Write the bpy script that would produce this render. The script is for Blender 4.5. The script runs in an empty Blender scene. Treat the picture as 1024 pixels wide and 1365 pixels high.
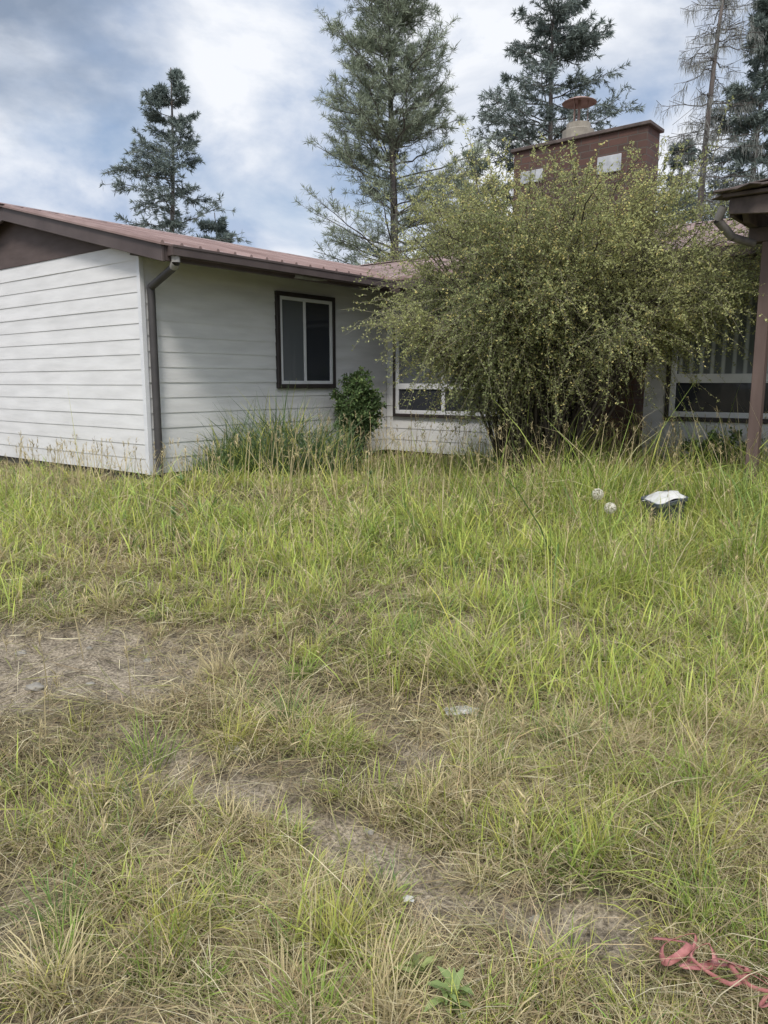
import bpy, math, numpy as np
from mathutils import Vector
rng = np.random.default_rng(7)
scene = bpy.context.scene
COL = scene.collection
GZ = 0.48

# ------------------------------------------------------------ helpers
def link(o, parent=None):
    COL.objects.link(o)
    if parent is not None:
        o.parent = parent
    return o

def thing(o, label=None, category=None, kind=None, group=None):
    if label: o["label"] = label
    if category: o["category"] = category
    if kind: o["kind"] = kind
    if group: o["group"] = group
    return o

def np_mesh(name, V, F, mat, colr=None, smooth=False):
    V = np.ascontiguousarray(V, dtype=np.float32).reshape(-1, 3)
    F = np.ascontiguousarray(F, dtype=np.int32)
    k = F.shape[1]
    me = bpy.data.meshes.new(name)
    me.vertices.add(len(V)); me.vertices.foreach_set("co", V.ravel())
    me.loops.add(F.size); me.loops.foreach_set("vertex_index", F.ravel())
    me.polygons.add(len(F))
    me.polygons.foreach_set("loop_start", np.arange(0, F.size, k, dtype=np.int32))
    me.polygons.foreach_set("loop_total", np.full(len(F), k, dtype=np.int32))
    if smooth:
        me.polygons.foreach_set("use_smooth", np.ones(len(F), dtype=bool))
    me.update(calc_edges=True)
    if colr is not None:
        c = np.ones((len(V), 4), dtype=np.float32); c[:, :3] = np.clip(colr, 0, 1)
        at = me.color_attributes.new("col", 'FLOAT_COLOR', 'POINT')
        at.data.foreach_set("color", c.ravel())
    me.materials.append(mat)
    return me

def obj_np(name, V, F, mat, colr=None, parent=None, smooth=False):
    return link(bpy.data.objects.new(name, np_mesh(name, V, F, mat, colr, smooth)), parent)

def py_obj(name, verts, faces, mat, parent=None, smooth=False):
    me = bpy.data.meshes.new(name)
    me.from_pydata([tuple(v) for v in verts], [], faces)
    import bmesh
    bm = bmesh.new(); bm.from_mesh(me)
    bmesh.ops.recalc_face_normals(bm, faces=bm.faces)
    bm.to_mesh(me); bm.free()
    if smooth:
        for p in me.polygons: p.use_smooth = True
    me.materials.append(mat)
    return link(bpy.data.objects.new(name, me), parent)

class Acc:
    def __init__(s): s.v=[]; s.f=[]
    def box(s, x0,x1,y0,y1,z0,z1):
        b=len(s.v)
        s.v += [(x0,y0,z0),(x1,y0,z0),(x1,y1,z0),(x0,y1,z0),(x0,y0,z1),(x1,y0,z1),(x1,y1,z1),(x0,y1,z1)]
        s.f += [(b,b+3,b+2,b+1),(b+4,b+5,b+6,b+7),(b,b+1,b+5,b+4),(b+1,b+2,b+6,b+5),(b+2,b+3,b+7,b+6),(b+3,b,b+4,b+7)]
        return s
    def prism(s, poly, off):
        b=len(s.v); n=len(poly)
        s.v += [tuple(p) for p in poly] + [tuple(np.array(p)+np.array(off)) for p in poly]
        s.f.append(tuple(range(b,b+n))); s.f.append(tuple(range(b+2*n-1,b+n-1,-1)))
        for i in range(n):
            j=(i+1)%n; s.f.append((b+i,b+j,b+n+j,b+n+i))
        return s
    def lathe(s, prof, n=20, c=(0,0,0)):
        b=len(s.v)
        for r,z in prof:
            for i in range(n):
                a=2*math.pi*i/n; s.v.append((c[0]+r*math.cos(a), c[1]+r*math.sin(a), c[2]+z))
        for k in range(len(prof)-1):
            for i in range(n):
                j=(i+1)%n; s.f.append((b+k*n+i,b+k*n+j,b+(k+1)*n+j,b+(k+1)*n+i))
        return s
    def obj(s, name, mat, parent=None, zoff=0, bevel=0, smooth=False):
        v=[(p[0],p[1],p[2]+zoff) for p in s.v]
        o=py_obj(name, v, s.f, mat, parent, smooth)
        if bevel:
            m=o.modifiers.new("bevel",'BEVEL'); m.width=bevel; m.segments=1; m.limit_method='ANGLE'
        return o

def tubes(P, R, sides=4):
    P=np.asarray(P,float); n,k,_=P.shape
    d=P[:,-1]-P[:,0]; d/= (np.linalg.norm(d,axis=1,keepdims=True)+1e-9)
    ref=np.tile([0.13,0.31,0.94],(n,1)); par=np.abs((d*ref).sum(1))>0.9; ref[par]=[0.95,0.2,0.1]
    u=np.cross(d,ref); u/=np.linalg.norm(u,axis=1,keepdims=True); w=np.cross(d,u)
    a=np.arange(sides)/sides*2*np.pi
    off=np.cos(a)[None,:,None]*u[:,None,:]+np.sin(a)[None,:,None]*w[:,None,:]
    V=P[:,:,None,:]+np.asarray(R)[:,:,None,None]*off[:,None,:,:]
    idx=np.arange(n*k*sides).reshape(n,k,sides)
    a0=idx[:,:-1,:]; a1=np.roll(a0,-1,axis=2); b0=idx[:,1:,:]; b1=np.roll(b0,-1,axis=2)
    F=np.stack([a0,a1,b1,b0],axis=-1).reshape(-1,4)
    return V.reshape(-1,3), F

def merge(parts):
    V=[];F=[];C=[];o=0
    for v,f,c in parts:
        V.append(v); F.append(f+o); o+=len(v)
        C.append(np.broadcast_to(np.asarray(c,float),(len(v),3)))
    return np.concatenate(V),np.concatenate(F),np.concatenate(C)

def norm(a): return a/(np.linalg.norm(a,axis=-1,keepdims=True)+1e-9)

def hsh(i,j,s):
    h=np.sin(i*127.1+j*311.7+s*74.7)*43758.5453
    return h-np.floor(h)
def vn(x,y,s=0):
    xi=np.floor(x); yi=np.floor(y); fx=x-xi; fy=y-yi
    fx=fx*fx*(3-2*fx); fy=fy*fy*(3-2*fy)
    return (hsh(xi,yi,s)*(1-fx)+hsh(xi+1,yi,s)*fx)*(1-fy)+(hsh(xi,yi+1,s)*(1-fx)+hsh(xi+1,yi+1,s)*fx)*fy
def fbm(x,y,s=0):
    return .5*vn(x,y,s)+.3*vn(x*2.1,y*2.1,s+1)+.2*vn(x*4.3,y*4.3,s+2)
def sst(e0,e1,x):
    t=np.clip((x-e0)/(e1-e0),0,1); return t*t*(3-2*t)

# ------------------------------------------------------------ materials
def newmat(name):
    m=bpy.data.materials.new(name); m.use_nodes=True
    nt=m.node_tree; return m,nt,nt.nodes["Principled BSDF"]

def mat_noise(name, c1, c2, scale=5, rough=.7, bump=0, stretch=(1,1,1), metallic=0, detail=6, spec=.5):
    m,nt,p=newmat(name)
    tc=nt.nodes.new("ShaderNodeTexCoord"); mp=nt.nodes.new("ShaderNodeMapping")
    mp.inputs["Scale"].default_value=stretch
    nz=nt.nodes.new("ShaderNodeTexNoise"); nz.inputs["Scale"].default_value=scale; nz.inputs["Detail"].default_value=detail
    rp=nt.nodes.new("ShaderNodeValToRGB")
    rp.color_ramp.elements[0].position=.3; rp.color_ramp.elements[1].position=.7
    rp.color_ramp.elements[0].color=(*c1,1); rp.color_ramp.elements[1].color=(*c2,1)
    L=nt.links.new
    L(tc.outputs["Object"],mp.inputs[0]); L(mp.outputs[0],nz.inputs["Vector"]); L(nz.outputs[0],rp.inputs[0]); L(rp.outputs[0],p.inputs["Base Color"])
    p.inputs["Roughness"].default_value=rough; p.inputs["Metallic"].default_value=metallic
    p.inputs["Specular IOR Level"].default_value=spec
    if bump:
        b=nt.nodes.new("ShaderNodeBump"); b.inputs["Strength"].default_value=bump; b.inputs["Distance"].default_value=.02
        L(nz.outputs[0],b.inputs["Height"]); L(b.outputs[0],p.inputs["Normal"])
    return m

def mat_leaf(name, trans=.35, rough=.6, spec=.25):
    m,nt,p=newmat(name); L=nt.links.new
    at=nt.nodes.new("ShaderNodeAttribute"); at.attribute_name="col"
    L(at.outputs["Color"],p.inputs["Base Color"])
    p.inputs["Roughness"].default_value=rough; p.inputs["Specular IOR Level"].default_value=spec
    tr=nt.nodes.new("ShaderNodeBsdfTranslucent"); L(at.outputs["Color"],tr.inputs["Color"])
    mx=nt.nodes.new("ShaderNodeMixShader"); mx.inputs[0].default_value=trans
    L(p.outputs[0],mx.inputs[1]); L(tr.outputs[0],mx.inputs[2])
    L(mx.outputs[0],nt.nodes["Material Output"].inputs["Surface"])
    return m

M_grass=mat_leaf("grass_blades",.35)
M_leaf=mat_leaf("foliage",.3,.75,.12)
M_needle=mat_leaf("needles",.2,.6)
M_bark=mat_noise("bark",(.09,.08,.075),(.20,.17,.155),8,.9,.5,(1,1,.3))
M_brown=mat_noise("brown_paint",(.066,.048,.046),(.10,.076,.072),3,.6,.1)
M_spout=mat_noise("downspout_paint",(.045,.042,.044),(.075,.07,.07),4,.6,.1)
M_soffit=mat_noise("soffit_paint",(.05,.038,.037),(.078,.06,.058),4,.8)
M_board=mat_noise("gable_boards",(.075,.054,.05),(.108,.08,.075),3,.75,.1,(1,1,4))
M_black=mat_noise("dark_trim",(.026,.02,.02),(.045,.036,.036),6,.5)
M_vinyl=mat_noise("white_vinyl",(.62,.63,.66),(.74,.75,.77),4,.4)
M_patch=mat_noise("pale_sky_reflection",(.30,.31,.33),(.58,.60,.63),9,.5)  # dull sky reflection put into the grey of the chimney's pale patches
M_rust=mat_noise("rusty_metal",(.20,.12,.105),(.36,.25,.215),12,.7,.2)
M_conc=mat_noise("concrete_flue",(.24,.215,.18),(.36,.33,.28),9,.9,.3)
M_post=mat_noise("brown_post",(.095,.062,.055),(.15,.105,.092),4,.7,.15,(3,3,.4))
M_porch=mat_noise("weathered_beam",(.06,.047,.043),(.13,.10,.09),9,.8,.4)
M_grey=mat_noise("grey_metal",(.24,.23,.22),(.36,.35,.34),10,.6)
M_dgrey=mat_noise("dark_grey_metal",(.12,.11,.105),(.2,.19,.18),10,.6)
M_plastic=mat_noise("black_plastic",(.05,.058,.07),(.10,.11,.125),6,.5)
M_white=mat_noise("white_plastic_film",(.46,.46,.44),(.62,.62,.60),12,.5,.2)
M_scrap=mat_noise("dirty_plastic_film",(.30,.30,.27),(.50,.50,.47),14,.5,.3)
M_red=mat_noise("faded_red_webbing",(.25,.08,.075),(.46,.20,.185),30,.85,.3)
M_stone=mat_noise("grey_stone",(.18,.165,.14),(.32,.30,.26),14,.95,.5)

def siding_mat():
    m,nt,p=newmat("white_siding"); L=nt.links.new
    tc=nt.nodes.new("ShaderNodeTexCoord")
    mp=nt.nodes.new("ShaderNodeMapping"); mp.inputs["Scale"].default_value=(1.2,1.2,7)
    n1=nt.nodes.new("ShaderNodeTexNoise"); n1.inputs["Scale"].default_value=1.3; n1.inputs["Detail"].default_value=8
    n2=nt.nodes.new("ShaderNodeTexNoise"); n2.inputs["Scale"].default_value=30; n2.inputs["Detail"].default_value=3
    r=nt.nodes.new("ShaderNodeValToRGB"); r.color_ramp.elements[0].position=.3; r.color_ramp.elements[1].position=.62
    r.color_ramp.elements[0].color=(.63,.63,.63,1); r.color_ramp.elements[1].color=(.75,.75,.755,1)
    sx=nt.nodes.new("ShaderNodeSeparateXYZ"); L(tc.outputs["Object"],sx.inputs[0])
    mr=nt.nodes.new("ShaderNodeMapRange"); mr.inputs[1].default_value=.0; mr.inputs[2].default_value=.7; mr.inputs[3].default_value=.4; mr.inputs[4].default_value=0
    L(sx.outputs[2],mr.inputs[0])
    mu=nt.nodes.new("ShaderNodeMath"); mu.operation='MULTIPLY'; L(mr.outputs[0],mu.inputs[0]); L(n2.outputs[0],mu.inputs[1])
    mx=nt.nodes.new("ShaderNodeMixRGB"); mx.inputs[2].default_value=(.38,.36,.30,1)
    L(tc.outputs["Object"],mp.inputs[0]); L(mp.outputs[0],n1.inputs["Vector"]); L(tc.outputs["Object"],n2.inputs["Vector"])
    L(n1.outputs[0],r.inputs[0]); L(r.outputs[0],mx.inputs[1]); L(mu.outputs[0],mx.inputs[0]); L(mx.outputs[0],p.inputs["Base Color"])
    p.inputs["Roughness"].default_value=.55
    b=nt.nodes.new("ShaderNodeBump"); b.inputs["Strength"].default_value=.15; b.inputs["Distance"].default_value=.01
    L(n1.outputs[0],b.inputs["Height"]); L(b.outputs[0],p.inputs["Normal"])
    return m
M_siding=siding_mat()

def roof_mat():
    m,nt,p=newmat("red_metal_roof"); L=nt.links.new
    tc=nt.nodes.new("ShaderNodeTexCoord")
    n1=nt.nodes.new("ShaderNodeTexNoise"); n1.inputs["Scale"].default_value=1.6; n1.inputs["Detail"].default_value=8
    r=nt.nodes.new("ShaderNodeValToRGB"); r.color_ramp.elements[0].position=.35; r.color_ramp.elements[1].position=.7
    r.color_ramp.elements[0].color=(.19,.12,.105,1); r.color_ramp.elements[1].color=(.33,.235,.215,1)
    L(tc.outputs["Object"],n1.inputs["Vector"]); L(n1.outputs[0],r.inputs[0]); L(r.outputs[0],p.inputs["Base Color"])
    p.inputs["Roughness"].default_value=.5
    return m
M_roof=roof_mat()

def brick_mat():
    m,nt,p=newmat("brown_brick"); L=nt.links.new
    tc=nt.nodes.new("ShaderNodeTexCoord"); sx=nt.nodes.new("ShaderNodeSeparateXYZ"); cx=nt.nodes.new("ShaderNodeCombineXYZ")
    ad=nt.nodes.new("ShaderNodeMath"); ad.operation='ADD'
    L(tc.outputs["Object"],sx.inputs[0]); L(sx.outputs[0],ad.inputs[0]); L(sx.outputs[1],ad.inputs[1])
    L(ad.outputs[0],cx.inputs[0]); L(sx.outputs[2],cx.inputs[1])
    br=nt.nodes.new("ShaderNodeTexBrick"); br.inputs["Scale"].default_value=1
    br.inputs["Brick Width"].default_value=.22; br.inputs["Row Height"].default_value=.075; br.inputs["Mortar Size"].default_value=.006
    br.inputs["Color1"].default_value=(.155,.082,.066,1); br.inputs["Color2"].default_value=(.105,.062,.053,1); br.inputs["Mortar"].default_value=(.13,.108,.095,1)
    L(cx.outputs[0],br.inputs["Vector"])
    n=nt.nodes.new("ShaderNodeTexNoise"); n.inputs["Scale"].default_value=5; n.inputs["Detail"].default_value=6
    L(tc.outputs["Object"],n.inputs["Vector"])
    mx=nt.nodes.new("ShaderNodeMixRGB"); mx.blend_type='MULTIPLY'; mx.inputs[0].default_value=.5
    L(br.outputs[0],mx.inputs[1]); L(n.outputs[0],mx.inputs[2]); L(mx.outputs[0],p.inputs["Base Color"])
    b=nt.nodes.new("ShaderNodeBump"); b.inputs["Strength"].default_value=.6; b.inputs["Distance"].default_value=.01; b.invert=True
    L(br.outputs["Fac"],b.inputs["Height"]); L(b.outputs[0],p.inputs["Normal"])
    p.inputs["Roughness"].default_value=.9
    return m
M_brick=brick_mat()

def glass_mat(name, c, blind=0, c2=None):
    m,nt,p=newmat(name); L=nt.links.new
    p.inputs["Roughness"].default_value=.06; p.inputs["IOR"].default_value=1.5
    p.inputs["Base Color"].default_value=(*c,1)
    tc=nt.nodes.new("ShaderNodeTexCoord")
    if blind:
        sx=nt.nodes.new("ShaderNodeSeparateXYZ"); L(tc.outputs["Object"],sx.inputs[0])
        mu=nt.nodes.new("ShaderNodeMath"); mu.operation='MULTIPLY'; mu.inputs[1].default_value=blind; L(sx.outputs[0],mu.inputs[0])
        si=nt.nodes.new("ShaderNodeMath"); si.operation='SINE'; L(mu.outputs[0],si.inputs[0])
        r=nt.nodes.new("ShaderNodeValToRGB"); r.color_ramp.elements[0].position=.1; r.color_ramp.elements[1].position=.9
        r.color_ramp.elements[0].color=(*c,1); r.color_ramp.elements[1].color=(*c2,1)
        L(si.outputs[0],r.inputs[0]); L(r.outputs[0],p.inputs["Base Color"])
    n=nt.nodes.new("ShaderNodeTexNoise"); n.inputs["Scale"].default_value=1.5
    L(tc.outputs["Object"],n.inputs["Vector"])
    b=nt.nodes.new("ShaderNodeBump"); b.inputs["Strength"].default_value=.05; b.inputs["Distance"].default_value=.05
    L(n.outputs[0],b.inputs["Height"]); L(b.outputs[0],p.inputs["Normal"])
    return m
M_gdark=glass_mat("dark_window_glass",(.035,.038,.046))
M_gcurt=glass_mat("curtained_window_glass",(.12,.13,.14))
M_gblind=glass_mat("blind_window_glass",(.12,.135,.14),55,(.44,.47,.47))

# ------------------------------------------------------------ ground
AX,AY=-2.57,8.40
mx_,my_=.7755,-.631
sx_,sy_=.631,.7755
def to_ab(x,y):
    dx=x-AX; dy=y-AY
    return dx*mx_+dy*my_, dx*sx_+dy*sy_
def to_xy(a,b):
    return AX+a*mx_+b*sx_, AY+a*my_+b*sy_
TUBX,TUBY=2.27,6.10

def seg(x,y,ax,ay,bx,by):
    t=np.clip(((x-ax)*(bx-ax)+(y-ay)*(by-ay))/((bx-ax)**2+(by-ay)**2),0,1)
    return np.hypot(x-(ax+t*(bx-ax)),y-(ay+t*(by-ay)))
def bare(x,y):
    wx=x+.5*(fbm(x*1.7,y*1.7,91)-.5)+.20*(fbm(x*6,y*6,93)-.5); wy=y+.5*(fbm(x*1.7+9,y*1.7,92)-.5)+.20*(fbm(x*6,y*6,94)-.5)
    g=1.5*np.exp(-(((wx+1.75)/1.05)**2+((wy-3.75)/.52)**2))
    g=np.maximum(g,.9*np.exp(-(seg(wx,wy,-1.9,3.4,-.45,2.75)/.17)**2))
    g=np.maximum(g,1.4*np.exp(-(seg(wx,wy,-.40,2.65,.75,1.88)/.125)**2))
    g=np.maximum(g,.9*np.exp(-(((wx-.42)/.22)**2+((wy-4.2)/.16)**2)))
    g=np.maximum(g,.8*np.exp(-(seg(wx,wy,-.2,3.5,.3,3.0)/.10)**2))
    g=np.maximum(g,.8*np.exp(-(((wx-.15)/.3)**2+((wy-2.95)/.12)**2)))
    g=g*(.38+1.25*fbm(x*4.6,y*4.6,11))
    nz=sst(.55,.72,fbm(x*1.9+5,y*2.4,31))*.6*sst(6.0,4.3,y)
    nz2=sst(.60,.72,fbm(x*5+2,y*5,37))*.55*sst(5.0,3.0,y)
    return np.clip(np.maximum(np.maximum(g,nz),nz2),0,1)

def gz(x,y):
    r=sst(1.6,8.2,y)*.47
    far=sst(14,60,np.hypot(x,y-8))
    z=r+(fbm(x*.9,y*.9,3)-.5)*.12*(1-sst(7.5,9,y)*.7)+(fbm(x*4,y*4,8)-.5)*.05
    z-=.03*bare(x,y)*(y<7)
    return z*(1-far)+.3*far

def axis(lo,hi,step,far):
    core=np.arange(lo,hi+1e-6,step)
    ext=[]; d=step*2; p=hi
    while p<far: p+=d; ext.append(p); d*=1.35
    ext2=[]; d=step*2; p=lo
    while p>-far: p-=d; ext2.append(p); d*=1.35
    return np.array(ext2[::-1]+list(core)+ext)
gx=axis(-6,6,.04,300); gy=axis(.5,10,.04,300)
XX,YY=np.meshgrid(gx,gy); ZZ=gz(XX,YY)
nx,ny=len(gx),len(gy)
ii=np.arange(nx*ny).reshape(ny,nx)
F=np.stack([ii[:-1,:-1],ii[:-1,1:],ii[1:,1:],ii[1:,:-1]],-1).reshape(-1,4)
bb=bare(XX,YY)
dirt=np.array([.45,.395,.32]); under=np.array([.18,.155,.095])
gc=under*(1-bb[...,None])+dirt*bb[...,None]
def ground_mat():
    m,nt,p=newmat("dry_soil"); L=nt.links.new
    at=nt.nodes.new("ShaderNodeAttribute"); at.attribute_name="col"
    tc=nt.nodes.new("ShaderNodeTexCoord")
    n=nt.nodes.new("ShaderNodeTexNoise"); n.inputs["Scale"].default_value=9; n.inputs["Detail"].default_value=12; n.inputs["Roughness"].default_value=.7
    n2=nt.nodes.new("ShaderNodeTexNoise"); n2.inputs["Scale"].default_value=70; n2.inputs["Detail"].default_value=4
    L(tc.outputs["Object"],n.inputs["Vector"]); L(tc.outputs["Object"],n2.inputs["Vector"])
    r=nt.nodes.new("ShaderNodeValToRGB"); r.color_ramp.elements[0].position=.3; r.color_ramp.elements[1].position=.7
    r.color_ramp.elements[0].color=(.32,.30,.27,1); r.color_ramp.elements[1].color=(1.4,1.35,1.25,1)
    L(n.outputs[0],r.inputs[0])
    r2=nt.nodes.new("ShaderNodeValToRGB"); r2.color_ramp.elements[0].position=.35; r2.color_ramp.elements[1].position=.65
    r2.color_ramp.elements[0].color=(.5,.5,.5,1); r2.color_ramp.elements[1].color=(1.2,1.2,1.2,1)
    L(n2.outputs[0],r2.inputs[0])
    m1=nt.nodes.new("ShaderNodeMixRGB"); m1.blend_type='MULTIPLY'; m1.inputs[0].default_value=1
    m2=nt.nodes.new("ShaderNodeMixRGB"); m2.blend_type='MULTIPLY'; m2.inputs[0].default_value=1
    L(at.outputs["Color"],m1.inputs[1]); L(r.outputs[0],m1.inputs[2]); L(m1.outputs[0],m2.inputs[1]); L(r2.outputs[0],m2.inputs[2])
    L(m2.outputs[0],p.inputs["Base Color"]); p.inputs["Roughness"].default_value=.95; p.inputs["Specular IOR Level"].default_value=.1
    b=nt.nodes.new("ShaderNodeBump"); b.inputs["Strength"].default_value=.9; b.inputs["Distance"].default_value=.03
    L(n2.outputs[0],b.inputs["Height"])
    b2=nt.nodes.new("ShaderNodeBump"); b2.inputs["Strength"].default_value=.8; b2.inputs["Distance"].default_value=.05
    L(n.outputs[0],b2.inputs["Height"]); L(b2.outputs[0],b.inputs["Normal"]); L(b.outputs[0],p.inputs["Normal"])
    return m
g=obj_np("ground",np.stack([XX,YY,ZZ],-1),F,ground_mat(),gc.reshape(-1,3),smooth=True)
thing(g,kind="structure")

# ------------------------------------------------------------ grass
STRAW=np.array([.63,.54,.31]); YG=np.array([.56,.57,.15]); GR=np.array([.29,.41,.09]); DG=np.array([.13,.20,.06]); BR=np.array([.31,.23,.14]); PALE=np.array([.78,.70,.48])

def blades(x,y,z,L,W,az,lean,curve,colr,K=3):
    n=len(x)
    t=np.linspace(0,1,K+1)
    th=lean[:,None]+curve[:,None]*(t[:-1]+.5/K)[None,:]
    ds=(L/K)[:,None]
    h=np.concatenate([np.zeros((n,1)),np.cumsum(np.sin(th)*ds,1)],1)
    v=np.concatenate([np.zeros((n,1)),np.cumsum(np.cos(th)*ds,1)],1)
    ca,sa=np.cos(az)[:,None],np.sin(az)[:,None]
    P=np.stack([x[:,None]+h*ca,y[:,None]+h*sa,z[:,None]+v],-1)
    tw=az+rng.normal(0,.6,n)
    wd=np.stack([-np.sin(tw),np.cos(tw),rng.normal(0,.25,n)],-1)
    prof=np.array([.75,1,.75,.12]) if K==3 else np.interp(t,[0,.3,.7,1],[.75,1,.75,.12])
    hw=(W/2)[:,None]*prof[None,:]
    A=P-wd[:,None,:]*hw[...,None]; B=P+wd[:,None,:]*hw[...,None]
    V=np.stack([A,B],2).reshape(-1,3)
    idx=np.arange(n*(K+1)*2).reshape(n,K+1,2)
    F=np.stack([idx[:,:-1,0],idx[:,:-1,1],idx[:,1:,1],idx[:,1:,0]],-1).reshape(-1,4)
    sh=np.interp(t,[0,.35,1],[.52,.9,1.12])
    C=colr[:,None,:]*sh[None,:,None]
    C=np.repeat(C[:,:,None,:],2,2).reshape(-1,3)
    return V,F,C

def outside(x,y,m=.05):
    a,b=to_ab(x,y)
    inside=((a<m)&(b>-m))|(b>4.13-m)
    tub=(np.abs(x-TUBX)<.14)&(y>TUBY-.12)&(y<TUBY+.2)
    return ~(inside|tub)

def greenness(x,y):
    g=.18+.52*sst(2.8,5.0,y)+.30*sst(-.5,.9,x)-.22*sst(-.6,-2.2,x)*sst(7.5,5.5,y)
    g+=1.5*(fbm(x*.9+3,y*1.1,21)-.5)+1.0*(fbm(x*3,y*3,23)-.5)
    g-=.35*bare(x,y)
    return np.clip(g,0,1)

def lenmap(x,y):
    l=.098+.035*sst(2.2,4.2,y)+.055*sst(4.6,7,y)+.12*sst(.2,2.3,x)*sst(4,6.5,y)
    l*=.20+1.6*fbm(x*1.9+9,y*1.9,41)
    l*=1-.6*bare(x,y)
    l*=1-.40*sst(5.8,7.3,y)*sst(.6,-.8,x)
    l*=1-.30*sst(-.2,-1.5,x)*sst(6,4.5,y)
    a,b=to_ab(x,y)
    l*=1-.3*np.exp(-(b/.7)**2)*(a<0.3)
    d=np.hypot((x-.9)/.24,(y-1.70)/.22); l*=1-.6*np.exp(-d*d)
    return l

def field(ncl,y0,y1,nb,W,spread,lscale=1.,pw=1.):
    yc=y0+(y1-y0)*rng.random(ncl)**pw
    xc=(rng.random(ncl)*2-1)*(.62*yc+.4)
    keep=outside(xc,yc)&(rng.random(ncl)>bare(xc,yc)*.99)
    dn=fbm(xc*2.2,yc*2.2,51); keep&=rng.random(ncl)<(.10+1.65*dn)
    xc,yc=xc[keep],yc[keep]; n=len(xc)
    gg=greenness(xc,yc); ll=lenmap(xc,yc)
    r=rng.random((n,3))
    isg=r[:,0]<gg*.92+.02
    base=np.where(isg[:,None], YG+(GR-YG)*(r[:,1:2]*.95), STRAW+(BR-STRAW)*(r[:,1:2]**2)*.8)
    dk=(rng.random(n)<.12)&isg; base[dk]=DG*1.4
    cl_len=ll*np.exp(rng.normal(0,.45,n))*lscale
    cl_az=rng.random(n)*2*np.pi; cl_lean=rng.random(n)*.75
    N=n*nb
    rp=lambda q: np.repeat(q,nb,0)
    az=rng.random(N)*2*np.pi
    rr=np.abs(rng.normal(0,1,N))*spread
    x=rp(xc)+np.cos(az)*rr; y=rp(yc)+np.sin(az)*rr
    az2=np.where(rng.random(N)<.5,az+rng.normal(0,.5,N),rp(cl_az)+rng.normal(0,.5,N))
    L=rp(cl_len)*(.45+.75*rng.random(N))
    lean=np.abs(rng.normal(.13,.28,N))+rp(cl_lean)*.7
    dry=~rp(isg)
    curve=np.abs(rng.normal(.75,.6,N))+dry*.5
    C=rp(base)*(1+rng.normal(0,.17,(N,1)))*(1+rng.normal(0,.05,(N,3)))
    sw=rng.random(N)<.16; C[sw]=(STRAW*.6+PALE*.3)*(1+rng.normal(0,.15,(sw.sum(),1)))
    Wd=W*(.5+.8*rng.random(N))*np.where(dry,.65,1.0)
    ok=outside(x,y,.02)
    x,y,L,Wd,az2,lean,curve,C=[q[ok] for q in (x,y,L,Wd,az2,lean,curve,C)]
    return blades(x,y,gz(x,y)-.01,L,Wd,az2,lean,curve,C)

parts=[]
parts.append(field(6600,1.3,3.2,16,.0034,.033,1.15))
parts.append(field(10000,3.0,5.4,11,.0047,.045,1.15))
parts.append(field(14000,5.2,9.5,8,.0078,.06,1.15))
parts.append(field(3000,9.3,12.5,8,.011,.06,1.1))
def wide(n,y0,y1,W,L0):
    y=y0+(y1-y0)*rng.random(n); x=(rng.random(n)*2-1)*(.62*y+.4)
    k=outside(x,y)&(rng.random(n)<greenness(x,y)*1.1)&(rng.random(n)<sst(.40,.64,fbm(x*1.3+30,y*1.3,77))+.04)&(rng.random(n)>bare(x,y))
    x,y=x[k],y[k]; n=len(x)
    c=(YG*.65+GR*.48)*(1+rng.normal(0,.14,(n,1)))*(1+rng.normal(0,.05,(n,3)))
    sc=1-.45*sst(5.8,7.3,y)*sst(.6,-.8,x)
    return blades(x,y,gz(x,y)-.01,L0*sc*(.5+.8*rng.random(n)),W*(.7+.6*rng.random(n)),rng.random(n)*6.28,np.abs(rng.normal(.1,.18,n)),np.abs(rng.normal(.4,.35,n)),c,K=4)
parts2=[wide(2600,1.9,3.6,.0055,.16),wide(8000,3.2,5.6,.0078,.21),wide(7000,5.4,8.5,.0098,.24)]
def tuft(cx,cy,n,L,r,colr,W=.004):
    x=cx+rng.normal(0,r,n); y=cy+rng.normal(0,r,n)
    c=np.array(colr)*(1+rng.normal(0,.15,(n,1)))
    az=np.arctan2(y-cy,x-cx)+rng.normal(0,.5,n)
    return blades(x,y,gz(x,y)-.01,L*(.4+.7*rng.random(n)),W*(.6+.7*rng.random(n)),az,np.abs(rng.normal(.25,.25,n)),np.abs(rng.normal(.8,.5,n)),c,K=4)
for i in range(80):
    cy_=1.6+3.0*rng.random(); cx_=(rng.random()*2-1)*.58*cy_
    if bare(np.array(cx_),np.array(cy_))>.6: continue
    q=rng.random()
    colr=STRAW*.95 if q<.38 else (YG*.85 if q<.6 else (GR*1.0 if q<.85 else DG*1.4))
    parts2.append(tuft(cx_,cy_,int(30+70*rng.random()),.10+.14*rng.random(),.022+.012*rng.random(),colr))
for (cx_,cy_,L_,cc) in ((-.95,2.9,.26,GR*.9),(-1.05,2.65,.22,YG*.8),(.62,2.22,.19,GR*.85),(.72,2.3,.17,YG*.8),(.55,2.45,.2,YG*.9),(1.15,2.6,.24,GR),(-.8,1.75,.17,STRAW),(-.95,2.05,.2,DG*1.5),(-.62,1.85,.16,GR*.8),(.95,2.0,.18,GR*.8)):
    parts2.append(tuft(cx_,cy_,70,L_,.04,cc))
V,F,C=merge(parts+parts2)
o=obj_np("grass",V,F,M_grass,C); thing(o,"ragged unmown yellow-green grass over the yard","grass","stuff")

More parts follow.
